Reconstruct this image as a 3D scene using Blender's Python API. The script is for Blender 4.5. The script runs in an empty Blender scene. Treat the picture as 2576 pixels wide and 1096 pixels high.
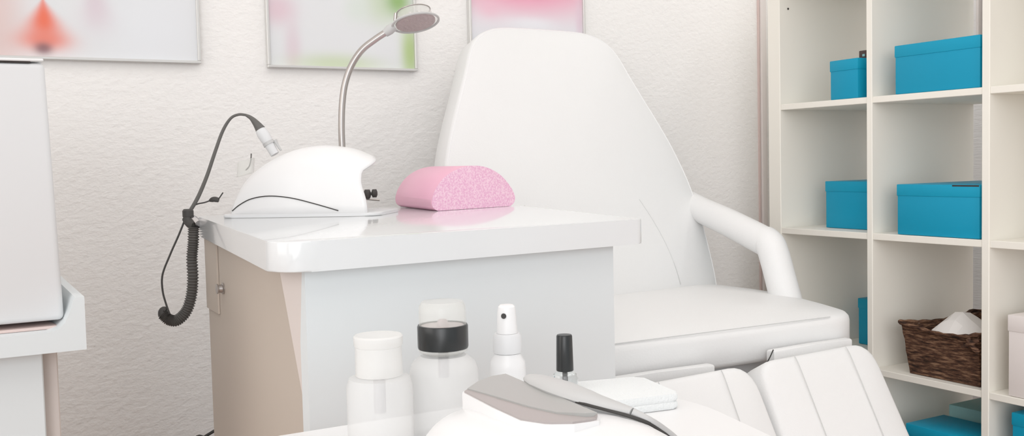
import bpy, bmesh, math, random
from mathutils import Vector, Matrix
random.seed(4)
SC = bpy.context.scene
COL = SC.collection
R = math.radians
# ------------------------------------------------------------------ camera frame
FPX = 2500.0; CX, CY = 1288.0, 548.0; CAMH = 0.96
YAW, PIT, ROLL = R(29.5), R(3.19), R(1.35)
CF = Vector((math.sin(YAW)*math.cos(PIT), math.cos(YAW)*math.cos(PIT), -math.sin(PIT)))
r0 = Vector((math.cos(YAW), -math.sin(YAW), 0)); u0 = r0.cross(CF)
CR = r0*math.cos(ROLL) - u0*math.sin(ROLL); CU = CR.cross(CF)
CAM = Vector((0, 0, CAMH))
def ray(x, y): return CF + CR*((x-CX)/FPX) + CU*((CY-y)/FPX)
def on(x, y, ax, v):                       # where a sight line meets the plane axis = v
    d = ray(x, y); return CAM + d*((v-CAM[ax])/d[ax])
def D(x, y, fwd): return CAM + ray(x, y)*fwd
def onp(x, y, p, n):
    d = ray(x, y); return CAM + d*((Vector(p)-CAM).dot(n)/d.dot(n))
# ------------------------------------------------------------------ materials
def srgb(c):
    return tuple(((v/255)/12.92 if v/255 <= .04045 else ((v/255+.055)/1.055)**2.4) for v in c)+(1,)
def mat(name, rgb, rough=.5, spec=.5, metal=0, bump=None, var=0, trans=0, alpha=1, ior=1.45, coat=0, sub=0):
    m = bpy.data.materials.new(name); m.use_nodes = True; nt = m.node_tree; N = nt.nodes; L = nt.links
    b = N['Principled BSDF']; c = srgb(rgb)
    b.inputs['Base Color'].default_value = c; b.inputs['Roughness'].default_value = rough
    b.inputs['Specular IOR Level'].default_value = spec; b.inputs['Metallic'].default_value = metal
    b.inputs['Transmission Weight'].default_value = trans; b.inputs['Alpha'].default_value = alpha
    b.inputs['IOR'].default_value = ior; b.inputs['Coat Weight'].default_value = coat
    tc = N.new('ShaderNodeTexCoord')
    if var:
        n = N.new('ShaderNodeTexNoise'); n.inputs['Scale'].default_value = 6; n.inputs['Detail'].default_value = 3
        L.new(tc.outputs['Object'], n.inputs['Vector'])
        mx = N.new('ShaderNodeMix'); mx.data_type = 'RGBA'
        mx.inputs[6].default_value = tuple(v*(1-var) for v in c[:3])+(1,); mx.inputs[7].default_value = tuple(min(1, v*(1+var)) for v in c[:3])+(1,)
        L.new(n.outputs['Fac'], mx.inputs[0]); L.new(mx.outputs[2], b.inputs['Base Color'])
    if bump:
        sc, st, stretch = bump
        mp = N.new('ShaderNodeMapping'); mp.inputs['Scale'].default_value = stretch
        L.new(tc.outputs['Object'], mp.inputs['Vector'])
        n = N.new('ShaderNodeTexNoise'); n.inputs['Scale'].default_value = sc; n.inputs['Detail'].default_value = 4
        L.new(mp.outputs['Vector'], n.inputs['Vector'])
        bp = N.new('ShaderNodeBump'); bp.inputs['Strength'].default_value = st; bp.inputs['Distance'].default_value = .004
        L.new(n.outputs['Fac'], bp.inputs['Height']); L.new(bp.outputs['Normal'], b.inputs['Normal'])
    return m
M = {}
M['wall'] = mat('wallpaper_pebbled', (247, 245, 242), .85, .2, bump=(70, .6, (1, 1, 1.6)))
M['wall2'] = mat('wallpaper_ribbed', (249, 247, 246), .85, .2, bump=(60, .45, (.5, .5, 3)))
M['floor'] = mat('floor_laminate', (186, 156, 140), .4, var=.12, bump=(12, .1, (1, 8, 1)))
M['ceil'] = mat('ceiling_paint', (240, 240, 238), .9)
M['trimw'] = mat('trim_white', (232, 224, 220), .5)
M['trimp'] = mat('trim_pinkish', (222, 200, 194), .6)
M['desktop'] = mat('desk_top_gloss', (228, 231, 232), .12, .6, coat=.3)
M['desk'] = mat('desk_laminate', (224, 231, 233), .35, .4)
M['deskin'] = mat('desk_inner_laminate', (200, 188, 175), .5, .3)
M['gusset'] = mat('desk_gusset_laminate', (216, 206, 200), .45, .3)
M['shelf'] = mat('shelf_laminate', (243, 239, 228), .45, .35)
M['leather'] = mat('white_leatherette', (236, 236, 235), .42, .4, bump=(260, .12, (1, 1, 1)))
M['leather2'] = mat('white_leatherette_side', (226, 226, 222), .45, .4, bump=(260, .12, (1, 1, 1)))
M['seam'] = mat('stitched_seam', (205, 206, 205), .7)
M['piping'] = mat('white_piping', (242, 242, 242), .4)
M['plastic'] = mat('white_plastic', (238, 238, 238), .28, .5)
M['plastic2'] = mat('white_plastic_soft', (222, 223, 224), .45, .4)
M['line'] = mat('dark_joint', (52, 50, 48), .7)
M['rubber'] = mat('grey_rubber', (92, 90, 87), .55, .4)
M['rubberd'] = mat('dark_rubber', (62, 60, 58), .55, .4)
M['blackc'] = mat('black_cap_plastic', (24, 27, 28), .3, .5)
M['metal'] = mat('brushed_metal', (178, 172, 168), .28, metal=.85)
M['chrome'] = mat('chrome', (205, 203, 203), .12, metal=1)
M['frame'] = mat('aluminium_frame', (216, 215, 212), .3, metal=.35)
M['grey'] = mat('grey_panel_plastic', (166, 166, 163), .3, .4)
M['greyp'] = mat('grey_panel_edge', (168, 160, 158), .35, .4)
M['greyl'] = mat('pale_grey_plastic', (192, 192, 191), .35, .4)
M['teal'] = mat('teal_cardboard', (0, 144, 182), .5, .3, var=.03)
M['teald'] = mat('teal_cardboard_lid', (0, 147, 184), .5, .3, var=.03)
M['tealp'] = mat('pale_teal_card', (140, 190, 190), .5)
M['whitebox'] = mat('white_cardboard', (238, 230, 226), .6, .2)
M['paper'] = mat('white_paper', (238, 234, 230), .8, .1)
M['dark'] = mat('dark_gap', (46, 40, 38), .8)
M['brownd'] = mat('dark_brown_lacquer', (62, 40, 36), .4, var=.4)
M['pink'] = mat('pink_vinyl', (238, 176, 200), .45, .35)
M['towel'] = mat('white_terry', (240, 243, 243), .95, .1, bump=(420, .45, (1, 1, 1)))
M['frost'] = mat('frosted_plastic', (240, 240, 239), .35, .4, alpha=.5)
M['frost2'] = mat('frosted_cap', (244, 243, 240), .3, .4, alpha=.55)
M['clear'] = mat('clear_plastic', (236, 236, 230), .08, .5, alpha=.38)
M['glass'] = mat('clear_glass', (240, 244, 244), .03, .5, trans=.9, ior=1.45)
M['tube'] = mat('dip_tube_grey', (196, 194, 196), .5)
M['lens'] = mat('lamp_face', (184, 166, 166), .25, .5, var=.3, bump=(160, .6, (1, 1, 1)))
# speckled pink foam end
def foam():
    m = mat('pink_foam', (240, 190, 215), .9, .1); nt = m.node_tree; N = nt.nodes; L = nt.links
    tc = N.new('ShaderNodeTexCoord'); v = N.new('ShaderNodeTexNoise'); v.inputs['Scale'].default_value = 330; v.inputs['Detail'].default_value = 2
    r = N.new('ShaderNodeValToRGB'); r.color_ramp.elements[0].position = .38; r.color_ramp.elements[1].position = .62
    r.color_ramp.elements[0].color = srgb((232, 172, 204)); r.color_ramp.elements[1].color = srgb((246, 208, 224))
    L.new(tc.outputs['Object'], v.inputs['Vector']); L.new(v.outputs['Fac'], r.inputs[0]); L.new(r.outputs[0], N['Principled BSDF'].inputs['Base Color'])
    return m
M['foam'] = foam()
def wicker():
    m = mat('dark_wicker', (92, 66, 52), .75, .2); nt = m.node_tree; N = nt.nodes; L = nt.links
    tc = N.new('ShaderNodeTexCoord'); mp = N.new('ShaderNodeMapping'); mp.inputs['Scale'].default_value = (30, 30, 190)
    n = N.new('ShaderNodeTexNoise'); n.inputs['Scale'].default_value = 1; n.inputs['Detail'].default_value = 5; n.inputs['Roughness'].default_value = .65
    r = N.new('ShaderNodeValToRGB'); E = r.color_ramp.elements
    E[0].position = .36; E[0].color = srgb((36, 24, 19)); E[1].position = .68; E[1].color = srgb((150, 114, 88))
    e = E.new(.5); e.color = srgb((84, 57, 43))
    L.new(tc.outputs['Object'], mp.inputs['Vector']); L.new(mp.outputs[0], n.inputs['Vector']); L.new(n.outputs['Fac'], r.inputs[0])
    L.new(r.outputs[0], N['Principled BSDF'].inputs['Base Color'])
    bp = N.new('ShaderNodeBump'); bp.inputs['Strength'].default_value = 1; bp.inputs['Distance'].default_value = .006
    L.new(n.outputs['Fac'], bp.inputs['Height']); L.new(bp.outputs['Normal'], N['Principled BSDF'].inputs['Normal'])
    return m
M['wicker'] = wicker()
def art(name, base, blobs):
    """soft-focus print: gaussian colour patches in the print's own plane (x, z in metres, world-aligned object coords)"""
    m = mat(name, base, .3, .3); nt = m.node_tree; N = nt.nodes; L = nt.links
    tc = N.new('ShaderNodeTexCoord'); sp = N.new('ShaderNodeSeparateXYZ'); L.new(tc.outputs['Object'], sp.inputs[0])
    def mth(op, a, b=None, cl=False):
        n = N.new('ShaderNodeMath'); n.operation = op; n.use_clamp = cl
        for i, v in enumerate((a, b)):
            if v is None: continue
            if isinstance(v, (int, float)): n.inputs[i].default_value = v
            else: L.new(v, n.inputs[i])
        return n.outputs[0]
    cur = None
    for (x, z, rx, rz, sh, col, amt) in blobs:      # sh: x half-width grows downwards
        dz = mth('SUBTRACT', sp.outputs[2], z); dx = mth('SUBTRACT', sp.outputs[0], x)
        w = mth('ADD', mth('MULTIPLY', dz, -sh), rx); w = mth('MAXIMUM', w, .004)
        a = mth('DIVIDE', dx, w); b_ = mth('DIVIDE', dz, rz)
        s = mth('ADD', mth('MULTIPLY', a, a), mth('MULTIPLY', b_, b_))
        s = mth('POWER', s, 1.25)
        g = mth('MULTIPLY', mth('POWER', 2.718, mth('MULTIPLY', s, -.8)), amt, True)
        mx = N.new('ShaderNodeMix'); mx.data_type = 'RGBA'; L.new(g, mx.inputs[0])
        if cur is None: mx.inputs[6].default_value = srgb(base)
        else: L.new(cur, mx.inputs[6])
        mx.inputs[7].default_value = srgb(col); cur = mx.outputs[2]
    L.new(cur, N['Principled BSDF'].inputs['Base Color'])
    return m
# ------------------------------------------------------------------ object helpers
def world_of(o):
    m = o.matrix_basis.copy(); p = o.parent
    while p: m = p.matrix_basis @ m; p = p.parent
    return m
def obj(name, bm, m, parent=None, local=False, sharp=35, label=None, origin=None):
    me = bpy.data.meshes.new(name); bmesh.ops.recalc_face_normals(bm, faces=bm.faces[:]); bm.to_mesh(me); bm.free()
    o = bpy.data.objects.new(name, me); COL.objects.link(o)
    if parent:
        if not local: me.transform(world_of(parent).inverted())
        o.parent = parent
    elif origin is None:
        xs = [v.co for v in me.vertices]
        c = Vector(((min(v.x for v in xs)+max(v.x for v in xs))/2, (min(v.y for v in xs)+max(v.y for v in xs))/2, min(v.z for v in xs)))
        me.transform(Matrix.Translation(-c)); o.location = c
    else:
        me.transform(Matrix.Translation(-Vector(origin))); o.location = origin
    for p in me.polygons: p.use_smooth = True
    me.set_sharp_from_angle(angle=R(sharp))
    me.materials.append(M[m] if isinstance(m, str) else m)
    if label: o['label'] = label
    return o
def tag(o, label, cat, group=None):
    o['label'] = label; o['category'] = cat
    if group: o['group'] = group
    return o
def thing(name, label, cat, loc, rotz=0, group=None):
    o = bpy.data.objects.new(name, None); COL.objects.link(o); o.empty_display_size = .05
    o.location = loc; o.rotation_euler = (0, 0, rotz)
    o.matrix_basis = Matrix.Translation(Vector(loc)) @ Matrix.Rotation(rotz, 4, 'Z')
    return tag(o, label, cat, group)
def struct(name, bm, m, parent=None):
    o = obj(name, bm, m, parent, origin=(0, 0, 0))
    o['kind'] = 'structure'; return o
# ------------------------------------------------------------------ shape helpers
def bx(x0, x1, y0, y1, z0, z1, bev=0, seg=2, bm=None):
    t = bmesh.new(); bmesh.ops.create_cube(t, size=1)
    for v in t.verts: v.co = Vector(((x0+x1)/2+v.co.x*(x1-x0), (y0+y1)/2+v.co.y*(y1-y0), (z0+z1)/2+v.co.z*(z1-z0)))
    if bev: bmesh.ops.bevel(t, geom=t.edges[:], offset=bev, segments=seg, affect='EDGES', profile=.5)
    return join(bm, t)
def join(bm, t):
    if bm is None: return t
    me = bpy.data.meshes.new('tmp'); t.to_mesh(me); t.free(); bm.from_mesh(me); bpy.data.meshes.remove(me); return bm
def prism(poly, z0, z1, bev=0, seg=3, f=None):
    """horizontal outline extruded z0..z1; f maps (x,y,z) to its place"""
    bm = bmesh.new(); lo = [bm.verts.new((x, y, z0)) for x, y in poly]; hi = [bm.verts.new((x, y, z1)) for x, y in poly]
    a = bm.faces.new(lo); b = bm.faces.new(hi); n = len(poly)
    for i in range(n): bm.faces.new((lo[i], lo[(i+1) % n], hi[(i+1) % n], hi[i]))
    if bev:
        ed = [e for e in bm.edges if (a in e.link_faces or b in e.link_faces)]
        bmesh.ops.bevel(bm, geom=ed, offset=bev, segments=seg, affect='EDGES', profile=.5)
    if f:
        for v in bm.verts: v.co = f(*v.co)
    return bm
def roundpoly(pts, rad, n=8):
    out = []; k = len(pts)
    for i in range(k):
        p = Vector(pts[i]); a = Vector(pts[i-1]); b = Vector(pts[(i+1) % k]); r = rad[i] if isinstance(rad, (list, tuple)) else rad
        if r <= 0: out.append(tuple(p)); continue
        da = (a-p).normalized(); db = (b-p).normalized(); s = p+da*r; e = p+db*r
        for j in range(n+1):
            t = j/n; q = s*(1-t)**2+p*2*t*(1-t)+e*t*t; out.append(tuple(q))
    return out
def spline(pts, n=8, closed=False):
    P = [Vector(p) for p in pts]; k = len(P); out = []
    for i in range(k if closed else k-1):
        g = lambda j: P[j % k] if closed else P[max(0, min(k-1, j))]
        a, b, c, d = g(i-1), g(i), g(i+1), g(i+2)
        for j in range(n):
            t = j/n; out.append(.5*((2*b)+(c-a)*t+(2*a-5*b+4*c-d)*t*t+(3*b-a-3*c+d)*t**3))
    if not closed: out.append(P[-1])
    return out
def tube(pts, r, seg=10, bm=None, cap=True):
    """r: one radius, or one per point"""
    bm = bm or bmesh.new(); n = len(pts); P = [Vector(p) for p in pts]
    rr = r if isinstance(r, (list, tuple)) else [r]*n
    up = None; rings = []
    for i in range(n):
        t = (P[min(n-1, i+1)]-P[max(0, i-1)]).normalized()
        if up is None: up = t.orthogonal().normalized()
        up = (up-t*up.dot(t)).normalized(); s = t.cross(up)
        rings.append([bm.verts.new(P[i]+(up*math.cos(2*math.pi*j/seg)+s*math.sin(2*math.pi*j/seg))*rr[i]) for j in range(seg)])
    for i in range(n-1):
        for j in range(seg): bm.faces.new((rings[i][j], rings[i][(j+1) % seg], rings[i+1][(j+1) % seg], rings[i+1][j]))
    if cap: bm.faces.new(rings[0]); bm.faces.new(rings[-1])
    return bm
def stube(ctrl, r, n=8, seg=10, bm=None):
    P = spline(ctrl, n)
    if isinstance(r, (list, tuple)):
        k = len(r)-1; rr = []
        for i in range(len(P)):
            t = i/(len(P)-1)*k; j = min(k-1, int(t)); rr.append(r[j]*(1-(t-j))+r[j+1]*(t-j))
    else: rr = r
    return tube(P, rr, seg, bm)
def lathe(prof, c=(0, 0, 0), seg=40, f=None, bm=None):
    bm = bm or bmesh.new(); rings = []
    c = Vector(c)
    for r, z in prof:
        if r < 1e-6: p = Vector((0, 0, z)); rings.append([bm.verts.new(c+(f(p) if f else p))]); continue
        ring = []
        for j in range(seg):
            a = 2*math.pi*j/seg; p = Vector((r*math.cos(a), r*math.sin(a), z)); ring.append(bm.verts.new(c+(f(p) if f else p)))
        rings.append(ring)
    for a, b in zip(rings, rings[1:]):
        for j in range(seg):
            k = (j+1) % seg
            if len(a) == 1 and len(b) == 1: continue
            if len(a) == 1: bm.faces.new((a[0], b[j], b[k]))
            elif len(b) == 1: bm.faces.new((a[j], a[k], b[0]))
            else: bm.faces.new((a[j], a[k], b[k], b[j]))
    return bm
def cushion(outline, f, t, bulge, c=None, edge=.012, back=True):
    """padded slab: outline in (x,y), thickness t, crowned by bulge; f maps (x,y,h)"""
    P = [Vector((p[0], p[1])) for p in outline]
    c = Vector(c) if c else sum(P, Vector((0, 0)))/len(P)
    prof = [(None, -edge, 0), (None, -edge*.3, edge*.15), (None, 0, edge*.7), (None, 0, t-edge), (None, -edge*.12, t-edge*.5), (None, -edge*.45, t-edge*.15), (None, -edge, t)]
    bm = bmesh.new(); rings = []
    def ring(scale, ins, h):
        out = []
        for p in P:
            d = p-c; L = d.length; q = c+d*scale*((L+ins)/L if L else 1); out.append(bm.verts.new(f(q.x, q.y, h)))
        rings.append(out)
    for _, ins, h in prof: ring(1, ins, h)
    for k in range(1, 9):
        s = 1-k/9; ring(s, -edge*s, t+bulge*(1-s*s)**.8)
    n = len(P)
    for a, b in zip(rings, rings[1:]):
        for i in range(n): bm.faces.new((a[i], a[(i+1) % n], b[(i+1) % n], b[i]))
    cv = bm.verts.new(f(c.x, c.y, t+bulge))
    for i in range(n): bm.faces.new((rings[-1][i], rings[-1][(i+1) % n], cv))
    bm.faces.new(rings[0])
    return bm

# ================================================================== SETTING
WY, WX = 2.25, 2.80
struct('wall_back', bx(-2.2, WX+.1, WY, WY+.1, 0, 2.6), 'wall')
struct('wall_right', bx(WX, WX+.1, -2.0, WY, 0, 2.6), 'wall2')
struct('wall_left', bx(-2.3, -2.2, -2.0, WY+.1, 0, 2.6), 'wall')
struct('floor', bx(-2.3, WX+.1, -2.0, WY+.1, -.1, 0), 'floor')
struct('ceiling', bx(-2.3, WX+.1, -2.0, WY+.1, 2.6, 2.7), 'ceil')
struct('baseboard_back', bx(-2.2, WX, WY-.015, WY, 0, .08, .004), 'trimw')
xa = on(1922, 300, 1, WY-.02).x; xb = on(1934, 300, 1, WY-.02).x
struct('trim_1', bx(xa, xb, WY-.014, WY, 0, 2.6, .003), 'trimw')
struct('trim_2', bx(xa-.006, xa-.001, WY-.006, WY, 0, 2.6), 'trimp')
struct('trim_3', bx(xb-.001, xb+.005, WY-.006, WY, 0, 2.6), 'trimp')

# ================================================================== PICTURES
def picture(x0, x1, z0, z1, artm, label):
    t = thing('framed_picture', label, 'picture', ((x0+x1)/2, WY, z0), 0, 'framed prints on the back wall')
    w, d = .0062, .016; fr = bmesh.new(); y0 = WY-.001-d; y1 = WY-.001
    bx(x0, x1, y0, y1, z0, z0+w, .0012, 1, fr); bx(x0, x1, y0, y1, z1-w, z1, .0012, 1, fr)
    bx(x0, x0+w, y0, y1, z0+w, z1-w, .0012, 1, fr); bx(x1-w, x1, y0, y1, z0+w, z1-w, .0012, 1, fr)
    obj('frame', fr, 'frame', t)
    obj('print', bx(x0+w, x1-w, WY-.009, WY-.003, z0+w, z1-w), artm, t)
yp = WY-.017
def wp(x, y): return on(x, y, 1, yp)
z0 = wp(507, 160).z
x1 = wp(507, 160).x; W = .46
cx = x1-W/2
q = lambda x, y: (wp(x, y).x-cx, wp(x, y).z-z0)
a = q(110, 30); b = q(110, 118); c2 = q(15, 40); d2 = q(240, 20); e2 = q(380, 70)
picture(x1-W, x1, z0, z0+W, art('print_orange', (226, 228, 230), [
    (c2[0]-.02, c2[1], .05, .2, 0, (222, 196, 192), .9), (e2[0], e2[1], .09, .09, 0, (230, 233, 237), .9),
    (d2[0], d2[1]+.01, .025, .05, .3, (216, 196, 206), .7), (q(190, 60)[0], a[1]+.02, .02, .07, 0, (228, 228, 230), .5),
    (a[0], a[1]-.012, .024, .05, .55, (236, 112, 86), 1), (a[0], q(110, 100)[1], .042, .018, 0, (234, 118, 96), .75),
    (b[0], b[1]-.002, .016, .012, 0, (110, 78, 86), .8)]), 'silver framed print with a blurred orange triangular shape, leftmost on the wall')
x0 = wp(675, 165).x; x1 = wp(1052, 180).x; z0 = wp(860, 174).z; cx = (x0+x1)/2
g = lambda x, y: q(x, y)
picture(x0, x1, z0, z0+.37, art('print_green', (228, 230, 232), [
    (g(700, 20)[0], g(700, 20)[1], .04, .035, 0, (224, 196, 206), .9), (g(740, 120)[0], g(740, 120)[1], .018, .06, 0, (222, 204, 212), .8),
    (g(850, 160)[0], g(850, 160)[1], .1, .022, 0, (200, 214, 176), .85), (g(965, 5)[0], g(965, 5)[1], .045, .05, 0, (196, 212, 180), .8),
    (g(1005, 0)[0], g(1005, 0)[1], .03, .035, 0, (140, 178, 106), .95), (g(1035, 130)[0], g(1035, 130)[1], .022, .07, 0, (176, 200, 132), .95),
    (g(900, 20)[0], g(900, 20)[1], .03, .03, 0, (214, 226, 214), .6)]), 'silver framed print with soft green and pale pink patches, behind the bent lamp')
x0 = wp(1183, 90).x; x1 = wp(1474, 80).x; z0 = 1.215; cx = (x0+x1)/2
picture(x0, x1, z0, z0+.37, art('print_pink', (232, 234, 238), [
    (g(1320, -40)[0], g(1320, -40)[1], .25, .075, 0, (238, 150, 178), 1), (g(1340, 62)[0], g(1340, 62)[1], .07, .018, 0, (238, 240, 244), .8),
    (g(1235, 20)[0], g(1235, 20)[1], .03, .02, 0, (240, 190, 206), .6), (g(1462, 50)[0], g(1462, 50)[1], .012, .05, 0, (226, 200, 214), .7)]),
    'framed print with a pink band over white, behind the chair back')

# ================================================================== SHELVING UNIT
SX0, SX1 = 1.98, 2.37
ys = [(2.003, 2.048), (1.6935, 1.7105), (1.376, 1.396), (1.062, 1.0795), (.702, .747)]
ys = [(2.003, 2.048), (1.6935, 1.7105), (1.3765, 1.3955), (1.0620, 1.0790), (.7000, .7450)]
zs = [(.0, .092), (.412, .4275), (.7485, .7645), (1.085, 1.1005), (1.4215, 1.4665)]
t = thing('shelving_unit', 'tall white open cube shelving unit beside the treatment chair', 'shelf', (2.175, 1.37, 0))
for i, (y0, y1) in enumerate(ys):
    outer = i in (0, 4)
    obj('side_panel' if outer else 'divider', bx(SX0, SX1, y0, y1, .0 if outer else .092, 1.4665 if outer else 1.4215, .0015, 1), 'shelf', t)
obj('top_panel', bx(SX0, SX1, .745, 2.003, 1.4215, 1.4665, .0015, 1), 'shelf', t)
obj('bottom_panel', bx(SX0, SX1, .745, 2.003, .045, .092, .0015, 1), 'shelf', t)
for (z0_, z1_) in zs[1:4]:
    for (a_, b_) in zip(ys[1:], ys[:-1]):
        obj('shelf_board', bx(SX0+.002, SX1, a_[1], b_[0], z0_, z1_, .001, 1), 'shelf', t)
p = on(1965, 16, 1, 2.003)
obj('peg_hole', lathe([(0, 0), (.003, 0), (.003, .001), (0, .001)], (2.012, 2.0015, 1.36), 12, lambda v: Vector((v.x, v.z, v.y))), 'dark', t)
# slim curtain rail upright seen through the open back
pa, pb_ = on(2452, 40, 0, WX-.03), on(2459, 40, 0, WX-.03)
cr = thing('wall_post', 'thin white upright post on the wall behind the top middle cube', 'post', (WX-.02, (pa.y+pb_.y)/2, 1.25))
obj('post', bx(WX-.024, WX-.001, pb_.y, pa.y, 1.17, 2.3, .002), 'trimw', cr); obj('edge_strip', bx(WX-.024, WX-.001, pb_.y-.006, pb_.y-.0005, 1.17, 2.3), 'metal', cr)

def lidbox(name, label, x0, x1, y0, y1, z0, z1, lid=.028, m='teal', ml='teald', rot=0, group='teal storage boxes on the shelves', gap=False):
    c = Vector(((x0+x1)/2, (y0+y1)/2, z0)); t = thing(name, label, 'box', c, rot, group)
    hx, hy, h = (x1-x0)/2, (y1-y0)/2, z1-z0
    obj('body', bx(-hx+.0015, hx-.0015, -hy+.0015, hy-.0015, 0, h-.004, .002), m, t, True)
    obj('lid', bx(-hx, hx, -hy, hy, h-lid, h, .002), ml, t, True)
    if gap: obj('lid_slit', bx(-hx-.0003, -hx+.002, -hy+.002, -hy+.07, h-.004, h-.0005), 'dark', t, True)  # dark strip paints the shade inside the slightly open lid
    return t
e = .0008
lidbox('storage_box', 'small narrow teal box with a dark tin on its lid, upper left cube', 1.99, 2.27, 1.736, 1.832, 1.1005+e, 1.201, rot=R(-3))
lidbox('storage_box', 'wide teal box in the upper middle cube of the shelf', 1.988, 2.3, 1.405, 1.6335, 1.1005+e, 1.217)
lidbox('storage_box', 'teal box set back in the left cube of the second row', 2.055, 2.35, 1.722, 1.915, .7645+e, .890)
lidbox('storage_box', 'wide teal box with a dark slit at its lid, second row middle cube', 1.988, 2.3, 1.405, 1.628, .7645+e, .886, gap=True)
lidbox('storage_box', 'teal box tucked far back behind the armrest of the chair', 2.21, 2.365, 1.74, 1.942, .4275+e, .557)
lidbox('storage_box', 'teal box on the lowest shelf below the wicker basket', 1.985, 2.125, 1.42, 1.60, .092+e, .31)
lidbox('storage_box', 'teal box in the lowest cube below the white cardboard box', 1.99, 2.3, 1.11, 1.329, .092+e, .392)
lidbox('cardboard_box', 'white lidded cardboard box right of the wicker basket', 1.984, 2.30, 1.10, 1.335, .4275+e, .606, .036, 'whitebox', 'whitebox', group=None)
k = thing('decorative_tin', 'tiny dark brown patterned tin on the narrow teal box', 'tin', (2.06, 1.757, 1.202))
obj('body', bx(2.03, 2.09, 1.737, 1.777, 1.2015, 1.2225, .002), 'brownd', k)
obj('pale_spot', bx(2.0285, 2.03, 1.757, 1.765, 1.207, 1.213, .0004, 1), 'tealp', k)
k = thing('file_folder', 'pale teal file holder standing behind the lowest box under the basket', 'file holder', (2.24, 1.51, .092))
obj('cover', bx(2.145, 2.35, 1.42, 1.60, .0928, .333, .002), 'tealp', k)
obj('clip', bx(2.150, 2.20, 1.485, 1.515, .3332, .343, .001, 1), 'dark', k)

# wicker basket
k = thing('wicker_basket', 'dark brown woven basket holding crumpled white paper', 'basket', (2.13, 1.51, .4275))
def basket():
    bm = bmesh.new(); n = 14
    def rect(x0, x1, y0, y1, z, wob, drop=True):
        P = []
        cs = [(x0, y1), (x0, y0), (x1, y0), (x1, y1)]
        for i in range(4):
            a, b = cs[i], cs[(i+1) % 4]
            for j in range(n):
                t_ = j/n; dip = -.012*math.sin(math.pi*t_) if drop else 0
                P.append((a[0]*(1-t_)+b[0]*t_+random.uniform(-wob, wob), a[1]*(1-t_)+b[1]*t_+random.uniform(-wob, wob), z+dip+random.uniform(-wob, wob)))
        return P
    rows = []
    for i in range(10):
        s = i/9; z = .4285+.1225*s; o = -.014*(1-s)
        rows.append([bm.verts.new(p) for p in rect(1.992-o, 2.285+o, 1.408-o*.6, 1.618+o, z, .0012 if i else 0, i == 9)])
    for i in range(10):
        s = 1-i/9; z = .434+.115*s; o = -.014*(1-s)-.007
        rows.append([bm.verts.new(p) for p in rect(1.992-o, 2.285+o, 1.408-o*.6, 1.618+o, z, .0006 if i < 9 else 0, i == 0)])
    m = len(rows[0])
    for a, b in zip(rows, rows[1:]):
        for j in range(m): bm.faces.new((a[j], a[(j+1) % m], b[(j+1) % m], b[j]))
    bm.faces.new(rows[0]); bm.faces.new(rows[-1]); return bm
obj('basket_body', basket(), 'wicker', k, sharp=60)
rim = [(1.99, 1.62, .553), (1.99, 1.57, .545), (1.988, 1.51, .539), (1.99, 1.45, .541), (1.992, 1.408, .551), (2.06, 1.404, .544), (2.14, 1.403, .541), (2.22, 1.404, .545), (2.287, 1.408, .553), (2.287, 1.51, .54), (2.287, 1.62, .552), (2.22, 1.622, .545), (2.14, 1.622, .541), (2.06, 1.622, .546)]
obj('rim', tube([*spline(rim, 5, True), Vector(rim[0])], [.0048+.0012*math.sin(i*2.1) for i in range(71)], 8), 'wicker', k, sharp=60)
kb = stube([(1.985, 1.43, .538), (1.978, 1.415, .524), (1.984, 1.405, .512)], .006, 5, 8)
stube([(1.985, 1.405, .54), (1.976, 1.42, .53), (1.982, 1.442, .517)], .005, 5, 8, kb)
obj('knot', kb, 'wicker', k)
# paper, crumpled
bm = bmesh.new(); G = []
for i in range(9):
    row = []
    for j in range(9):
        u, v = i/8, j/8; x = 2.012+.22*u; y = 1.425+.16*v
        h = .530+.055*math.exp(-((u-.3)**2/.09+(v-.55)**2/.12))+random.uniform(-.003, .003)-.012*((2*u-1)**4+(2*v-1)**4)
        row.append(bm.verts.new((x, y, h)))
    G.append(row)
for i in range(8):
    for j in range(8): bm.faces.new((G[i][j], G[i+1][j], G[i+1][j+1], G[i][j+1]))
tag(obj('paper_sheet', bm, 'paper', sharp=12), 'crumpled white paper lying in the wicker basket', 'paper')

# ================================================================== DESK
t = thing('manicure_desk', 'glossy white manicure desk with rounded corners and open knee space', 'desk', (.6, 1.4, 0))
FL, FR, BR, BL = (.297, 1.040), (.8145, 1.078), (.962, 1.80), (.373, 1.765)
top = roundpoly([FL, FR, BR, BL], [.055, .014, .03, .02])
obj('tabletop', prism(top, .8465, .880, .0022, 2), 'desktop', t)
def pslab(p, q, th, z0, z1, bev=.001):        # upright board from p to q, thickness th to its left
    p, q = Vector(p), Vector(q); d = (q-p).normalized(); n = Vector((-d.y, d.x))*th
    return prism([tuple(p), tuple(q), tuple(q+n), tuple(p+n)], z0, z1, bev, 1)
obj('front_panel', pslab((.338, 1.066), (.7755, 1.096), .02, .0, .8465), 'desk', t)
obj('side_panel', pslab((.78, 1.12), (.90, 1.74), .018, 0, .8465), 'desk', t)
iq = on(527, 800, 1, 1.722); IA = (iq.x, 1.722); IB = (iq.x-.018, 1.1)
obj('inner_panel', pslab(IA, IB, .016, 0, .8465), 'deskin', t)
IN = Vector((IA[1]-IB[1], -(IA[0]-IB[0]), 0)).normalized()
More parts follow.
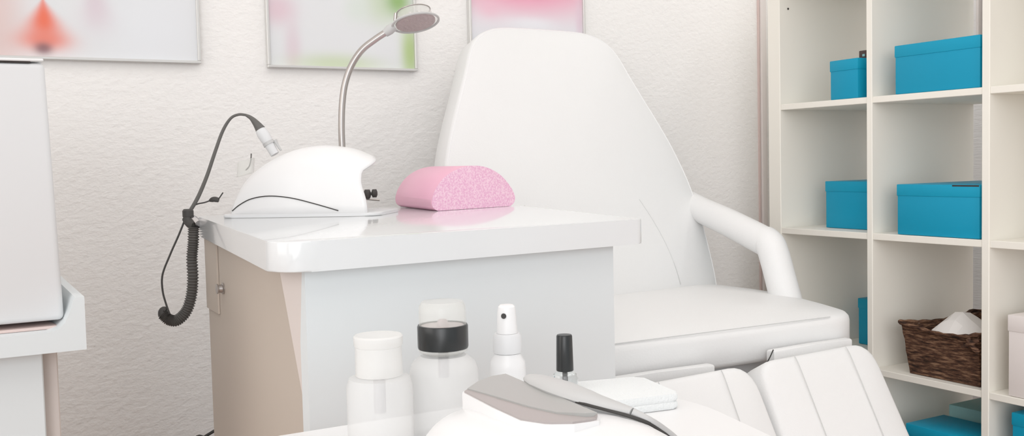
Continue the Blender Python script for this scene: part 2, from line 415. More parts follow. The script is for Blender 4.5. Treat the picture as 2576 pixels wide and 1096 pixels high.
# angled gusset on the left of the front panel
bm = bmesh.new()
P1, P2, P3 = on(702, 689, 1, 1.13), Vector((.3385, 1.068, .8465)), Vector((.3385, 1.068, .725))
P1.z = .8465
P4 = Vector((.340, 1.075, .66))
n_ = Vector((.012, .006, 0)); A_ = [bm.verts.new(p) for p in (P1, P2, P4)]; B_ = [bm.verts.new(p+n_) for p in (P1, P2, P4)]
bm.faces.new(A_); bm.faces.new(B_)
for i in range(3): bm.faces.new((A_[i], A_[(i+1) % 3], B_[(i+1) % 3], B_[i]))
obj('gusset', bm, 'gusset', t)
bp = on(550, 640, 1, 1.70)
IP = (IA[0], IA[1], 0); bq = onp(551, 700, IP, IN); bz = onp(540, 781, IP, IN).z
obj('bracket_panel', pslab(Vector(IA)-Vector((.0035, 0)), (bq.x-.0035, bq.y), .003, bz, .8465, .0005), 'deskin', t)
s = on(563, 725, 0, .384); s2 = Vector((.3795, 1.60, s.z))
s2 = onp(563, 725, IP, IN)-Vector((.0003, 0, 0))
kn = lathe([(0, 0), (.009, 0), (.009, .004), (.007, .006), (.006, .016), (.008, .018), (.008, .022), (0, .024)], s2, 16, lambda v: Vector((-v.z*.5, v.y, v.x)))
obj('screw_knob', kn, 'metal', t)
obj('wall_rail', bx(.40, .88, 1.722, 1.738, .70, .8465, .001, 1), 'desk', t)

# ---------------- UV lamp (white hood)
E1 = Vector((.79, -.613, 0)).normalized(); E2 = Vector((.613, .79, 0)).normalized()
OB = on(556, 548, 2, .8805); LW = .135
OB = Vector((OB.x, OB.y, .8802))
Ob = OB+E2*(LW/2)+E1*.0
SLEN = .262
def uvp(s, o, z): return Ob+E1*s+E2*o+Vector((0, 0, z))
hp = [(0, .018), (.016, .052), (.04, .076), (.08, .099), (.12, .112), (.16, .116), (.205, .110), (.235, .098), (.262, .086)]
def hs(s):
    for (a, ha), (b, hb) in zip(hp, hp[1:]):
        if s <= b: t_ = (s-a)/(b-a); return ha+(hb-ha)*t_
    return hp[-1][1]
from bisect import bisect
hspl = spline([(a, h) for a, h in hp], 6)
hx_ = [v[0] for v in hspl]
def hs(s):
    i = max(1, min(len(hx_)-1, bisect(hx_, s))); a, b = hspl[i-1], hspl[i]; t_ = (s-a[0])/max(1e-6, b[0]-a[0]); return a[1]+(b[1]-a[1])*max(0, min(1.1, t_))
def wd(s): return LW/2*min(1, (.45+.55*math.sin(min(1, s/.13)*math.pi/2)))
NE = 2.6
def hood():
    bm = bmesh.new(); ns, na = 34, 32; rows = []
    for i in range(ns+1):
        row = []
        for j in range(na+1):
            th = math.pi*j/na; cz = math.sin(th)**(2/NE); co = abs(math.cos(th))**(2/NE)*(1 if math.cos(th) < 0 else -1)
            # end of the shell: upright at the side, beak at the top
            zf = cz; se = .244+.004*(1-zf)+ (.0 if zf < .74 else .010*((zf-.74)/.26)**1.6) - .006*math.exp(-((zf-.55)/.2)**2)
            se -= .058*(co*wd(.2)/LW+.5) - (.02 if zf > .74 else 0)*((zf-.74)/.26)
            s_ = se*(i/ns); h = hs(s_)
            row.append(bm.verts.new(uvp(s_, co*wd(s_), cz*h)))
        rows.append(row)
    for a, b in zip(rows, rows[1:]):
        for j in range(na): bm.faces.new((a[j], a[j+1], b[j+1], b[j]))
    bm.faces.new(rows[0])
    return bm
k = thing('nail_lamp', 'white hooded nail drying lamp at the rear left of the desk', 'nail lamp', OB)
hd = obj('hood', hood(), 'plastic', k, sharp=60)
sm = hd.modifiers.new('solid', 'SOLIDIFY'); sm.thickness = .004; sm.offset = -1
base = roundpoly([(-.004, -LW/2-.002), (.268, -LW/2-.006), (.268, LW/2+.006), (-.004, LW/2+.002)], [.03, .03, .03, .03])
obj('base_plate', prism(base, 0, .005, .0015, 2, lambda x, y, z: uvp(x, y, z)), 'plastic2', k)
sp_ = []
for s_, z_ in [(.004, .010), (.02, .020), (.045, .030), (.08, .0345), (.12, .031), (.16, .021), (.2, .009)]:
    h = hs(s_); z_ = min(z_, h*.9); off = wd(s_)*(1-(z_/h)**NE)**(1/NE)+.0006; sp_.append(uvp(s_, -off, z_))
obj('seam_line', stube(sp_, .0009, 6, 6), 'line', k)
# cradle on the hood
def hoodtop(s, o=0): return uvp(s, o, hs(s)*(1-min(1, abs(o)/wd(s))**NE)**(1/NE))
c0 = hoodtop(.04, 0)
FW = 1.75
cr1 = [D(600, 428, 1.735), D(597, 412, 1.735), D(596, 396, 1.735)]
cb = prism(roundpoly([(-.014, -.008), (.014, -.008), (.014, .008), (-.014, .008)], .004, 4), 0, .026, .001, 1,
           lambda x, y, z: D(617, 434, 1.75)+E1*(x+z*.1)+E2*y+Vector((0, 0, z-x*-.25-.004)))
obj('handpiece_cradle', cb, 'clear', k)
obj('cradle_prong', stube([D(632, 386, 1.75), D(631, 402, 1.75), D(627, 418, 1.75), D(618, 428, 1.75)], .0012, 5, 8), 'rubber', k)
obj('rear_prong', stube([D(692, 352, 1.75), D(698, 364, 1.75), D(707, 378, 1.75)], [.004, .003, .002], 5, 8), 'greyl', k)

# ---------------- nail drill with coiled cable
k = thing('nail_drill', 'electric nail drill on a dark cord with coiled cable hanging off the desk', 'nail drill', D(478, 556, 1.72))
Z = 1.75
obj('handpiece', stube([D(654, 326, Z), D(664, 341, Z), D(675, 359, Z), D(684, 375, Z), D(692, 388, Z)], [.0085, .0105, .0105, .0092, .0085, .008, .0078], 6, 16), 'plastic2', k)
obj('collar', stube([D(674, 357, Z), D(678, 364, Z)], .0104, 3, 16), 'greyl', k)
obj('strain_relief', stube([D(618, 289, Z), D(632, 297, Z), D(645, 311, Z), D(655, 325, Z)], [.0022, .004, .0065, .0092], 6, 12), 'rubber', k)
obj('cord', stube([D(472, 540, 1.73), D(497, 498, 1.735), D(520, 444, 1.74), D(540, 385, 1.745), D(560, 330, Z), D(580, 298, Z), D(600, 288, Z), D(618, 289, Z)], [.0033, .0036, .0034, .0032, .003, .0026, .0024, .0023], 8, 10), 'rubber', k)
obj('thin_lead', stube([D(472, 540, 1.73), D(490, 516, 1.735), D(515, 509, 1.735), D(530, 504, 1.74), D(548, 501, 1.74)], .0013, 6, 8), 'rubberd', k)
obj('plug', stube([D(526, 505, 1.74), D(538, 501, 1.74), D(550, 503, 1.74)], [.0016, .0045, .0048, .004], 5, 10), 'rubberd', k)
obj('plug_pin', stube([D(549, 502, 1.74), D(555, 493, 1.74), D(561, 484, 1.74)], .0011, 3, 6), 'line', k)
cl = [D(487, 572, 1.70), D(486, 610, 1.70), D(483, 650, 1.70), D(485, 700, 1.70), D(481, 745, 1.70), D(468, 783, 1.70), D(445, 805, 1.70), D(424, 803, 1.70), D(410, 790, 1.70)]
cp = spline(cl, 26); rr = [(.0088+.0014*math.sin(i*1.57)) for i in range(len(cp))]
obj('coiled_cable', tube(cp, rr, 14), 'rubber', k)
obj('cable_end', stube([D(411, 793, 1.70), D(409, 785, 1.70), D(412, 779, 1.70), D(418, 781, 1.70)], [.0088, .0075, .0062, .005], 5, 12), 'rubberd', k)
obj('return_wire', stube([D(468, 545, 1.72), D(450, 590, 1.715), D(428, 640, 1.71), D(409, 690, 1.705), D(409, 730, 1.705), D(418, 765, 1.70), D(427, 790, 1.695)], .0017, 8, 8), 'rubberd', k)
obj('clamp_knob', lathe([(0, -.008), (.007, -.008), (.0095, -.005), (.0095, .005), (.007, .008), (0, .008)], D(473, 537, 1.72), 18), 'rubberd', k)
obj('clamp', stube([D(470, 548, 1.72), D(478, 560, 1.715), D(492, 568, 1.705)], [.0085, .009, .0085], 5, 12), 'rubberd', k)
obj('clamp_jaw', stube([D(482, 548, 1.72), D(492, 552, 1.71), D(500, 562, 1.70)], .006, 4, 12), 'chrome', k)

# ---------------- clamp lamp with bent neck
LZ = 1.93
k = thing('desk_lamp', 'silver bent-neck lamp with round clear head behind the nail lamp', 'lamp', D(862, 470, LZ))
neck = [D(863, 500, LZ), D(862, 440, LZ), D(861, 380, LZ), D(859, 320, LZ), D(861, 260, LZ), D(868, 210, LZ), D(884, 165, LZ), D(910, 126, LZ), D(945, 98, LZ), D(976, 78, LZ)]
obj('neck', stube(neck, .0066, 8, 14), 'metal', k)
bb = D(863, 497, LZ)
obj('lamp_base', bx(bb.x-.016, bb.x+.016, bb.y-.02, bb.y+.016, .8495, .9, .004), 'metal', k)
obj('joint', stube([D(968, 84, LZ), D(980, 75, LZ), D(992, 66, LZ)], [.008, .0098, .0085], 4, 14), 'greyl', k)
hc = D(1046, 60, LZ)
ax = (CU*.955+CF*.18+CR*-.20).normalized()      # head axis, tipped so its face is seen from below
ux = ax.orthogonal().normalized(); uy = ax.cross(ux)
hf = lambda v: ux*v.x+uy*v.y+ax*v.z
obj('head_shell', lathe([(.0435, .0), (.046, .001), (.0465, .003), (.0455, .005), (.038, .008), (.036, .012), (.033, .024), (.030, .027), (0, .028)], hc, 40, hf), 'clear', k)
obj('light_face', lathe([(0, .0005), (.0385, .0005), (.039, .004), (0, .004)], hc, 36, hf), 'lens', k)
obj('outer_ring', tube([hc+hf(Vector((.0455*math.cos(a), .0455*math.sin(a), .002))) for a in [i*math.pi/24 for i in range(49)]], .0022, 8, cap=False), 'greyl', k)
obj('upper_ring', tube([hc+hf(Vector((.033*math.cos(a), .033*math.sin(a), .0255))) for a in [i*math.pi/24 for i in range(49)]], .0012, 8, cap=False), 'metal', k)
lb = bmesh.new()
for i in range(8):
    a = i*math.pi/4; lathe([(0, .004), (.005, .004), (.005, .010), (0, .012)], hc+hf(Vector((.022*math.cos(a), .022*math.sin(a), .006))), 10, hf, bm=lb)
obj('bulb_ring', lb, 'chrome', k)
obj('switch', stube([D(994, 52, LZ), D(995, 40, LZ), D(996, 33, LZ)], .0035, 3, 10), 'metal', k)
k = thing('screw_clamp', 'small dark metal screw clamp at the desk edge beside the pink cushion', 'clamp', D(930, 492, 1.95))
p0 = D(914, 489, 1.95); p1 = D(944, 486, 1.95)
obj('screw', stube([p0, p1], .0028, 4, 10), 'rubberd', k)
kb = lathe([(0, -.009), (.005, -.009), (.007, -.004), (.007, .004), (.005, .009), (0, .009)], D(924, 488, 1.95), 14)
lathe([(0, -.008), (.004, -.008), (.006, -.003), (.006, .003), (.004, .008), (0, .008)], D(942, 486, 1.95), 14, bm=kb)
obj('thumb_knob', kb, 'rubberd', k)
obj('rod', stube([D(908, 499, 1.95), D(930, 501, 1.95), D(955, 503, 1.95)], .002, 4, 8), 'metal', k)

# ---------------- pink hand cushion
f0 = on(1088, 531, 2, .8805); f1 = on(1298, 517, 2, .8805); bk = on(962, 516, 2, .8805)
wdir = (Vector((f1.x-f0.x, f1.y-f0.y, 0))); wl = wdir.length; wdir.normalize()
ldir = Vector((bk.x-f0.x, bk.y-f0.y, 0)); ldir.normalize(); 
LEN = .235; wl *= .985
k = thing('hand_cushion', 'pink half-round hand rest cushion on the white desk', 'cushion', (f0.x, f0.y, .8805))
prof = [(.03, 0), (.0, .012), (.0, .03), (.03, .052), (.075, .07), (.14, .0815), (.0, 0)]
pw = [(.012, .0), (.002, .006), (.0, .018), (.008, .036), (.028, .056), (.058, .070), (.092, .0755), (.126, .0725), (.158, .060), (.183, .040), (.197, .020), (.196, .007), (.186, .0)]
sc_ = wl/.197
pp = spline([(a*sc_, b*1.0) for a, b in pw], 5)
def cpt(p, l): return Vector((f0.x, f0.y, .8805))+wdir*p[0]+ldir*l+Vector((0, 0, max(0, p[1])))
def extr(l0, l1, sh=0):
    bm = bmesh.new(); rings = []
    n = 1
    prs = [(l0+.0, -sh), (l0+.004, 0), (l1-.004, 0), (l1, -sh)] if sh else [(l0, 0), (l1, 0)]
    cc = Vector((wl/2, .03))
    for l, ins in prs:
        rings.append([bm.verts.new(cpt((Vector(p)-cc)*(1+ins/.08)+cc, l)) for p in pp])
    m = len(pp)
    for a, b in zip(rings, rings[1:]):
        for i in range(m): bm.faces.new((a[i], a[(i+1) % m], b[(i+1) % m], b[i]))
    bm.faces.new(rings[0]); bm.faces.new(rings[-1]); return bm
obj('cover', extr(.0015, LEN, .003), 'pink', k, sharp=50)
obj('foam_end', extr(0, .002), 'foam', k, sharp=30)

# ================================================================== TREATMENT CHAIR
CO = Vector((1.2583, 1.3473, 0)); PHI = R(4)
t = thing('treatment_chair', 'white padded reclining treatment chair with split leg rests behind the desk', 'chair', CO, PHI)
LN = R(18); BC = .085
def bf(a, s, h):     # backrest plane, h towards the sitter
    return Vector((BC+a, .544+s*math.sin(LN)-h*math.cos(LN), .65+s*math.cos(LN)+h*math.sin(LN)))
hw = [(-.06, .36), (.0, .376), (.131, .378), (.249, .366), (.345, .340), (.42, .310), (.5, .272), (.56, .244), (.605, .224), (.634, .203), (.655, .172), (.667, .130), (.6705, .06)]
ctrl = [(w, s) for s, w in hw]+[(-w, s) for s, w in reversed(hw)]
outl = [(v.x, v.y) for v in spline([(x, y) for x, y in ctrl], 5)]
bk_ = obj('backrest', cushion(outl, lambda a, s, h: bf(a, s, h-.068), .068, .014, (0, .30), .010), 'leather', t, True, sharp=50)
rimp = [bf(a, s, -.001) for a, s in outl]
rimp = []
for a, s in outl:
    v = Vector((a, s))-Vector((0, .3)); L_ = v.length; v = v*((L_-.0065)/L_)+Vector((0, .3)); rimp.append(bf(v.x, v.y, -.002))
obj('piping', tube(rimp, .0022, 6), 'piping', bk_, True)
for sg in (1, -1):
    sm_ = [bf(sg*.235, -.01, .0115), bf(sg*.225, .05, .0125), bf(sg*.205, .11, .0135), bf(sg*.185, .16, .0135)]
    sm_ = []
    for a_, s_ in ((.245, -.0), (.238, .05), (.222, .11), (.197, .17), (.17, .22)):
        rad = Vector((a_, s_-.3)); mxr = min((Vector(p)-Vector((0, .3))).normalized().dot(rad.normalized())*-1000+i*0 for i, p in enumerate(outl))
        best = max(outl, key=lambda p: (Vector(p)-Vector((0, .3))).normalized().dot(rad.normalized()))
        fr_ = rad.length/((Vector(best)-Vector((0, .3))).length-.01); h_ = .014*max(0, 1-fr_*fr_)**.8
        sm_.append(bf(sg*a_, s_, h_+.0001))
    obj('seam', stube(sm_, .0008, 6, 6), 'seam', bk_, True)
# seat
so = roundpoly([(.318, .008), (.405, .19), (.462, .37), (.455, .56), (-.285, .56), (-.335, .3), (-.34, .075)], [.075, .1, .1, .04, .04, .1, .05], 8)
def dens(P, m=.03):
    out = []
    for i in range(len(P)):
        a, b = Vector(P[i]), Vector(P[(i+1) % len(P)]); n = max(1, int((b-a).length/m))
        for j in range(n): out.append(tuple(a+(b-a)*(j/n)))
    return out
so = dens(so)
seat = obj('seat', cushion(so, lambda a, b, h: Vector((a, b, .571+h)), .072, .02, (.05, .30), .016), 'leather', t, True, sharp=60)
sl = [((a-.05)*.985+.05, (b-.3)*.985+.3) for a, b in so if b < .1 and -.31 < a < .25]
sl.sort()
obj('seam', tube([(a, b, .6425) for a, b in sl], .0011, 6), 'seam', seat, True)
obj('seat_frame', bx(-.22, .36, .08, .52, .53, .569, .01), 'plastic2', t, True)
# flaps of the leg rest hinge, rolled under the front of the seat
obj('hinge_cover', prism([(-.33, .046), (-.2, .030), (-.078, .018), (-.078, .036), (-.2, .048), (-.33, .064)], .565, .591, .005, 3), 'leather', t, True)
obj('hinge_cover', prism([(.062, .004), (.17, -.003), (.272, -.007), (.272, .010), (.17, .015), (.062, .022)], .573, .600, .005, 3), 'leather', t, True)
obj('fold_line', stube([(.044, .012, .572), (.05, .006, .585), (.060, .004, .602)], .0012, 4, 6), 'line', t, True)
# armrest
def loc(P): return Vector(Matrix.Rotation(-PHI, 3, 'Z') @ (Vector(P)-CO))
A0 = Vector((.452, .575, .822)); A3 = Vector((.395, .245, .635))
hd_ = Vector((A3.x-A0.x, A3.y-A0.y, 0)).normalized(); nn = Vector((hd_.y, -hd_.x, 0)); nw = Matrix.Rotation(PHI, 3, 'Z') @ nn; pw0 = CO+Matrix.Rotation(PHI, 3, 'Z') @ A0
def ap(x, y): return loc(onp(x, y, pw0, nw))
ra = .0275
obj('armrest', stube([ap(1735, 510), ap(1765, 528), ap(1830, 558), ap(1900, 594), ap(1930, 610)], [.031, .033, .034, .0345, .034], 6, 20), 'leather', t, True)
am = obj('armrest_support', stube([ap(1922, 600), ap(1938, 616), ap(1950, 650), ap(1962, 695), ap(1975, 745), ap(1982, 770)], [.032, .0345, .035, .035, .0355, .0355], 6, 20), 'leather', t, True)
cp_ = [ap(1899, 629), ap(1904, 616), ap(1913, 603), ap(1925, 594)]
toc = loc(CAM)
obj('fold_crease', stube([p+(toc-p).normalized()*d_ for p, d_ in zip(cp_, (.024, .034, .0352, .035))], .0010, 5, 6), 'seam', am, True)
# leg rests
TL = R(60)
def lf(a, s, h): return Vector((a, -.055-s*math.cos(TL)+h*math.sin(TL)*-1, .603-s*math.sin(TL)+h*math.cos(TL)))
for (l0, l1, c_) in ((-.046, .262, 1), (-.372, -.064, -1)):
    sh = -.035
    lo = dens(roundpoly([(l0, .0), (l1, .0), (l1+sh*.3, .47), (l0+sh, .47)], [.045, .05, .05, .05], 6))
    pad = obj('leg_rest', cushion(lo, lambda a, s, h: lf(a, s, h-.062), .062, .012, ((l0+l1)/2-.01, .23), .012), 'leather', t, True, sharp=60)
    for q_ in (.3, .76):
        a0_ = l0+(l1-l0)*q_
        obj('seam', stube([lf(a0_, .004, .001), lf(a0_-.004, .02, .006), lf(a0_-.012, .08, .0105), lf(a0_-.022, .2, .0125), lf(a0_-.034, .4, .008)], .0008, 6, 6), 'seam', pad, True)
obj('column', lathe([(.06, 0), (.06, .49), (.09, .545), (0, .545)], (.05, .3, .05), 28), 'plastic2', t, True)
obj('base', prism(roundpoly([(-.2, .02), (.3, .02), (.3, .58), (-.2, .58)], .06), 0, .06, .01, 2), 'plastic2', t, True)

# ================================================================== FRONT TABLE AND ITS THINGS
TZ = .70
t = thing('side_table', 'small white table with rounded corners in the foreground', 'table', (.4, .68, 0))
tp = roundpoly([(.02, .42), (.60, .42), (.695, .86), (.60, .945), (.02, .945)], [.06, .06, .09, .03, .05])
obj('tabletop', prism(tp, TZ-.022, TZ, .004, 3), 'plastic', t)
for lx, ly in ((.09, .5), (.56, .5), (.56, .87), (.09, .87)):
    obj('leg', tube([(lx, ly, 0), (lx, ly, TZ-.022)], .014, 14), 'metal', t)

# towel pad
k = thing('towel_pad', 'folded white terry towel behind the foreground machine', 'towel', (.6, .86, TZ))
tw = roundpoly([(.535, .824), (.652, .806), (.668, .895), (.548, .925)], .008, 4)
obj('upper_fold', prism(tw, TZ+.0085, TZ+.0165, .003, 3), 'towel', k); obj('lower_fold', prism(tw, TZ+.0006, TZ+.0083, .003, 3), 'towel', k)

# nail polish bottle
pb = on(1422, 972, 2, TZ+.0167); pb = Vector((pb.x, pb.y, TZ+.017))
k = thing('nail_polish_bottle', 'clear glass polish bottle with tall black cap on the towel', 'bottle', pb)
obj('glass_body', lathe([(0, 0), (.0125, 0), (.0138, .002), (.0142, .009), (.0125, .0135), (.008, .0165), (.006, .018), (0, .018)], pb, 30), 'glass', k)
obj('brush_stem', tube([pb+Vector((0, 0, .003)), pb+Vector((0, 0, .017))], .0022, 8), 'rubberd', k)
obj('cap', lathe([(0, .0175), (.0092, .0175), (.0094, .0185), (.0086, .055), (.0078, .0565), (0, .057)], pb, 30), 'blackc', k)

# spray bottle
sb = on(1281, 1062, 2, TZ); sb.z = TZ+.0005
k = thing('spray_bottle', 'small white spray bottle behind the foreground machine', 'bottle', sb)
obj('body', lathe([(0, 0), (.0155, 0), (.0175, .003), (.0178, .055), (.0172, .062), (.0135, .0685), (.0135, .07), (0, .07)], sb, 36), 'plastic', k)
obj('collar', lathe([(0, .0705), (.0142, .0705), (.0146, .073), (.0142, .0875), (.0125, .090), (0, .090)], sb, 36), 'plastic2', k)
obj('spray_head', lathe([(0, .0902), (.0105, .0902), (.0092, .112), (.0085, .1165), (.0065, .1185), (0, .119)], sb, 30), 'plastic', k)
nz = (Vector((0, 0, CAMH))-sb); nz.z = 0; nz.normalize(); nzr = Vector((nz.y, -nz.x, 0))
n0 = sb+Vector((0, 0, .1085))+nz*.0088+nzr*.0030
obj('nozzle', stube([n0-nz*.001, n0+nz*.0022], .0026, 3, 12), 'line', k)

# pump bottle with the black cap
b2 = on(1121, 1094, 2, TZ); b2.z = TZ+.0005
k = thing('pump_bottle', 'frosted pump bottle with a black ring and clear domed cap', 'bottle', b2)
obj('body', lathe([(0, 0), (.030, 0), (.0325, .004), (.0328, .062), (.030, .071), (.022, .0775), (.0, .0785)], b2, 44), 'frost', k)
obj('dip_tube', lathe([(0, .056), (.0052, .056), (.0052, .0795), (0, .0795)], b2, 18), 'tube', k)
obj('lower_flange', lathe([(0, .0795), (.020, .0795), (.0235, .082), (.0235, .084), (0, .084)], b2, 36), 'clear', k)
obj('black_ring', lathe([(0, .0843), (.0238, .0843), (.0243, .086), (.0243, .1055), (.0236, .107), (.0215, .107), (.0215, .104), (0, .104)], b2, 44), 'blackc', k)
obj('pump_dish', lathe([(0, .1045), (.021, .1045), (.0205, .106), (.006, .1055), (.005, .110), (.0035, .112), (0, .112)], b2, 30), 'lens', k)
obj('clear_cap', lathe([(.0226, .1073), (.0228, .118), (.0222, .1255), (.0195, .1292), (0, .1300)], b2, 40), 'clear', k)

# tall frosted bottle, left
b3 = D(960, 1130, .905); b3 = on(960, 1133, 2, TZ); b3.z = TZ+.0005
k = thing('frosted_bottle', 'frosted white bottle with wide cap, leftmost on the small table', 'bottle', b3)
obj('body', lathe([(0, 0), (.028, 0), (.030, .004), (.030, .060), (.0275, .0675), (.022, .069), (0, .069)], b3, 44), 'frost', k)
obj('dip_tube', lathe([(0, .035), (.0055, .035), (.0055, .066), (0, .066)], b3, 18), 'tube', k)
obj('cap', lathe([(.0205, .0693), (.0215, .070), (.0212, .096), (.0, .096)], b3, 40), 'frost2', k)
obj('cap_rim', lathe([(.0212, .0962), (.0222, .098), (.0224, .105), (.0212, .1065), (0, .106)], b3, 40), 'frost2', k)

# foreground machine
RH = Vector((CR.x, CR.y, 0)).normalized(); FH = Vector((-RH.y, RH.x, 0))
def rf(r, f, z): return RH*r+FH*f+Vector((0, 0, z))
ME = (RH*.5-FH*.866).normalized()
MC = rf(.033, .660, TZ+.001)
k = thing('electric_manicure_machine', 'white domed manicure machine with grey sloping control panel', 'machine', MC, math.atan2(ME.y, ME.x))
HT = .083
def mbody():
    bm = bmesh.new(); na, nr = 72, 22; rings = []
    for i in range(nr):
        ph = (i/nr)*math.pi/2; cz = math.sin(ph)**.8; cr_ = math.cos(ph)**.42
        ring = []
        for j in range(na):
            a = 2*math.pi*j/na; ca, sa = math.cos(a), math.sin(a)
            x = abs(ca)**.75*(1 if ca > 0 else -1)*.150*cr_; y = abs(sa)**.75*(1 if sa > 0 else -1)*.084*cr_
            ring.append(bm.verts.new((x, y, cz*(HT-.10*max(0, x+.0)-.55*max(0, x-.06)**1.5))))
        rings.append(ring)
    for a, b in zip(rings, rings[1:]):
        for j in range(na): bm.faces.new((a[j], a[(j+1) % na], b[(j+1) % na], b[j]))
    c = bm.verts.new((0, 0, HT))
    for j in range(na): bm.faces.new((rings[-1][j], rings[-1][(j+1) % na], c))
    bm.faces.new(rings[0]); return bm
obj('housing', mbody(), 'plastic', k, True, sharp=60)
# grey panel: an angled slab on top
PZ = TZ+HT+.0085
def mp_(x, y, z=PZ): return on(x, y, 2, z)
cn = [mp_(1168, 983), mp_(1200, 962), mp_(1235, 948), mp_(1272, 941), mp_(1390, 992, PZ-.0015), mp_(1503, 1040, PZ-.0025), mp_(1500, 1052, PZ-.0045), mp_(1440, 1060, PZ-.0025), mp_(1370, 1061, PZ-.0025), mp_(1310, 1052, PZ-.0015), mp_(1240, 1020, PZ)]
def slab(pts, th, ins=0):
    bm = bmesh.new(); hi = [bm.verts.new(p) for p in pts]; lo = [bm.verts.new(p-Vector((0, 0, th))) for p in pts]
    n = len(pts); bm.faces.new(hi); bm.faces.new(lo)
    for i in range(n): bm.faces.new((hi[i], hi[(i+1) % n], lo[(i+1) % n], lo[i]))
    return bm
cc_ = sum(cn, Vector())/len(cn)
obj('panel_rim', slab([cc_+(p-cc_)*1.035-Vector((0, 0, .0012)) for p in cn], .014), 'plastic', k)
obj('panel_edge', slab(cn, .010), 'greyp', k)
inn = [mp_(1176, 979), mp_(1203, 961), mp_(1236, 948), mp_(1272, 942), mp_(1390, 993, PZ-.0015), mp_(1502, 1040, PZ-.0025), mp_(1470, 1042, PZ-.0025), mp_(1400, 1039, PZ-.0025), mp_(1330, 1024, PZ-.0015), mp_(1250, 1000, PZ)]
inn = [p+Vector((0, 0, .0009)) for p in inn]
obj('control_panel', slab(inn, .003), 'grey', k)

# grey handpiece and its lead
HZ = TZ+HT+.0095
k = thing('drill_handpiece', 'grey tapering handpiece with a lead lying along the white machine', 'handpiece', on(1400, 975, 2, HZ))
def flat(ctrl, wds, hts, n=8, seg=16):
    P = spline(ctrl, n); N_ = len(P)
    def lerp(L_, t_): t_ *= len(L_)-1; j = min(len(L_)-2, int(t_)); return L_[j]*(1-(t_-j))+L_[j+1]*(t_-j)
    bm = bmesh.new(); rings = []
    for i in range(N_):
        tg = (P[min(N_-1, i+1)]-P[max(0, i-1)]).normalized(); sd = tg.cross(Vector((0, 0, 1))).normalized(); up = sd.cross(tg)
        w, h = lerp(wds, i/(N_-1)), lerp(hts, i/(N_-1))
        rings.append([bm.verts.new(P[i]+sd*w*math.cos(2*math.pi*j/seg)+up*h*math.sin(2*math.pi*j/seg)) for j in range(seg)])
    for a, b in zip(rings, rings[1:]):
        for j in range(seg): bm.faces.new((a[j], a[(j+1) % seg], b[(j+1) % seg], b[j]))
    bm.faces.new(rings[0]); bm.faces.new(rings[-1]); return bm
hb = [on(1333, 950, 2, HZ), on(1360, 960, 2, HZ), on(1410, 978, 2, HZ), on(1470, 1000, 2, HZ-.002), on(1530, 1018, 2, HZ-.005), on(1590, 1036, 2, HZ-.008)]
obj('grip', flat(hb, [.006, .0105, .0125, .0115, .0085, .0045], [.003, .0052, .006, .0055, .004, .003]), 'greyl', k)
ld = [hb[-1], on(1635, 1058, 2, HZ-.014), on(1670, 1080, 2, HZ-.024), on(1700, 1104, 2, HZ-.034), on(1725, 1135, 2, HZ-.05), on(1735, 1190, 2, HZ-.075)]
obj('lead', flat(ld, [.004, .0032, .003, .0026, .0025, .0025], [.003, .0028, .0026, .0025, .0025, .0025]), 'greyl', k)
lo_ = [p-RH*.004-FH*.0105*w_+Vector((0, 0, -.001)) for p, w_ in zip(hb, (.6, .9, 1, .95, .75, .5))]+[p-FH*.003-RH*.001+Vector((0, 0, -.001)) for p in ld[1:4]]
obj('underside_strip', stube([v for v in lo_], [.0006, .0009, .0012, .0012, .0014, .0014, .001], 6, 8), 'line', k)

# ================================================================== LEFT CABINET, TRAY, APPLIANCE
CYF = 1.40
t = thing('side_cabinet', 'white cabinet with an upturned tray top at the left edge', 'cabinet', (-.1, 1.65, 0))
xr = on(110, 950, 1, CYF+.03).x
obj('door', bx(-.30, xr, CYF+.03, CYF+.05, .02, .728, .0015, 1), 'desk', t)
xr2 = on(146, 950, 1, CYF+.06).x
obj('carcass', bx(-.30, xr2, CYF+.052, 1.9, .0, .728, .0015, 1), 'gusset', t)
xt = on(218, 872, 1, CYF).x
prof = [(-.34, .729), (xt, .729), (xt, .7985), (xt-.011, .7985), (xt-.0135, .794), (xt-.018, .780), (xt-.024, .767), (xt-.032, .759), (xt-.045, .7555), (-.34, .7555)]
bm = bmesh.new(); A_ = [bm.verts.new((x, CYF, z)) for x, z in prof]; B_ = [bm.verts.new((x, 1.93, z)) for x, z in prof]
bm.faces.new(A_); bm.faces.new(B_)
for i in range(len(prof)): bm.faces.new((A_[i], A_[(i+1) % len(prof)], B_[(i+1) % len(prof)], B_[i]))
obj('tray_top', bm, 'desk', t)
# appliance
ay = CYF+.03
xa1 = on(163, 820, 1, ay).x; xa0 = on(112, 160, 1, ay).x; az0 = .7665; az1 = on(60, 157, 1, ay).z
k = thing('sterilizer_cabinet', 'tall pale white appliance housing standing on the left tray', 'appliance', (-.08, 1.6, .7555))
def taper(x0, x1b, x1t, y0, y1, z0, z1, bev):
    bm = bx(x0, x1b, y0, y1, z0, z1, bev, 4)
    for v in bm.verts:
        if v.co.x > (x0+x1b)/2: v.co.x += (x1t-x1b)*(v.co.z-z0)/(z1-z0)
    return bm
obj('housing', taper(-.30, xa1, xa0, ay, 1.85, az0, az1, .007), 'plastic2', k)
obj('lid', taper(-.302, xa0-.001, xa0-.001, ay-.001, 1.85, az1+.0018, az1+.0055, .0015), 'plastic', k)
obj('lid_gap', bx(-.295, on(76, 152, 1, ay).x, ay+.001, 1.84, az1-.0005, az1+.002), 'dark', k)
for fx in (-.25, .04):
    for fy in (1.5, 1.8): obj('foot', lathe([(0, 0), (.012, 0), (.012, .0112), (0, .0112)], (fx, fy, .7555), 16), 'rubberd', k)
pd = prism(roundpoly([(-.2, CYF+.025), (on(150, 838, 1, CYF+.03).x, CYF+.03), (.09, 1.6), (-.2, 1.6)], .01, 4), .756, .7595, .001, 1)
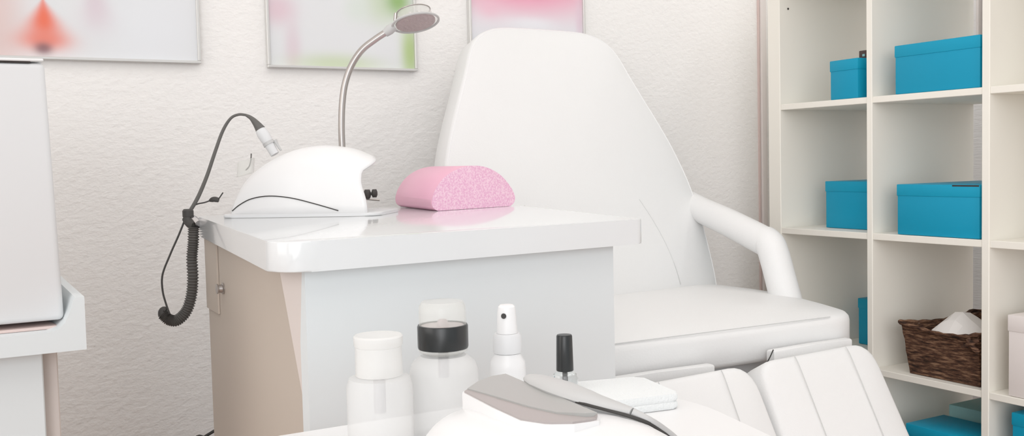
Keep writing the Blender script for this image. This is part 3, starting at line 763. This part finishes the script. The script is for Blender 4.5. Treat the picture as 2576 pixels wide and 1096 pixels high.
tag(obj('paper_sheet', pd, 'trimp'), 'thin pinkish sheet sticking out under the left appliance', 'sheet')

# power cord at the wall under the desk
w0 = on(531, 1088, 1, 1.9)
tag(obj('power_cord', stube([w0+Vector((.05, -.02, .03)), w0, w0+Vector((-.012, 0, -.006)), w0+Vector((-.03, .03, -.03)), Vector((w0.x-.04, 2.1, .2)), Vector((w0.x-.02, 2.2, .008))], .003, 6, 8), 'line'), 'black power cord just showing behind the desk at the bottom', 'cord')

# ================================================================== CAMERA, LIGHT
cd = bpy.data.cameras.new('camera'); co = bpy.data.objects.new('camera', cd); COL.objects.link(co)
cd.sensor_width = 36; cd.lens = 36*FPX/2576; cd.clip_start = .02
co.matrix_world = Matrix(((CR.x, CU.x, -CF.x, 0), (CR.y, CU.y, -CF.y, 0), (CR.z, CU.z, -CF.z, CAMH), (0, 0, 0, 1)))
SC.camera = co
def area(name, loc, tgt, sx, sy, p, col=(1, 1, 1)):
    l = bpy.data.lights.new(name, 'AREA'); l.shape = 'RECTANGLE'; l.size = sx; l.size_y = sy; l.energy = p; l.color = col
    o = bpy.data.objects.new(name, l); COL.objects.link(o); o.location = loc
    o.rotation_euler = (Vector(tgt)-Vector(loc)).to_track_quat('-Z', 'Y').to_euler(); return o
area('ceiling_light', (.5, .6, 2.5), (.5, .7, 0), 2.6, 2.0, 19, (1, .985, .98))
area('front_fill_light', (.3, -1.9, 1.5), (.9, 2, .9), 3.6, 2.2, 8, (.93, .98, 1))  # added fill from the open camera side, no window stands there
area('shelf_side_fill', (-1.9, .9, 1.6), (1.9, 1.4, .9), 1.8, 1.6, 17, (1, .98, .96))  # extra light from the left, added to open up the shelf cubes
area('left_fill_light', (-1.5, -1.3, 1.6), (1.7, 1.6, .9), 1.6, 1.6, 17, (.97, .98, 1))  # soft fill put near the camera to reach all visible sides; no window
area('corner_fill_light', (2.62, 1.3, 2.5), (2.66, 1.4, 0), .25, 1.6, 9, (1, .99, .98))  # unseen lamp added to brighten the wall behind the shelves and cube rears
sl_ = bpy.data.lights.new('fill_sun', 'SUN'); sl_.energy = 1.45; sl_.angle = R(50); sl_.color = (.98, .985, 1)  # sun-like fill without falloff, added to lift the dim far end
so_ = bpy.data.objects.new('fill_sun', sl_); COL.objects.link(so_); so_.location = (-1, -2, 2); so_.rotation_euler = Vector((.80, 1, -.34)).to_track_quat('-Z', 'Y').to_euler()
w = bpy.data.worlds.new('world'); SC.world = w; w.use_nodes = True
w.node_tree.nodes['Background'].inputs[0].default_value = (.95, .97, 1, 1); w.node_tree.nodes['Background'].inputs[1].default_value = .68
SC.view_settings.view_transform = 'Standard'; SC.view_settings.look = 'None'; SC.view_settings.exposure = -.2; SC.view_settings.gamma = 1.14
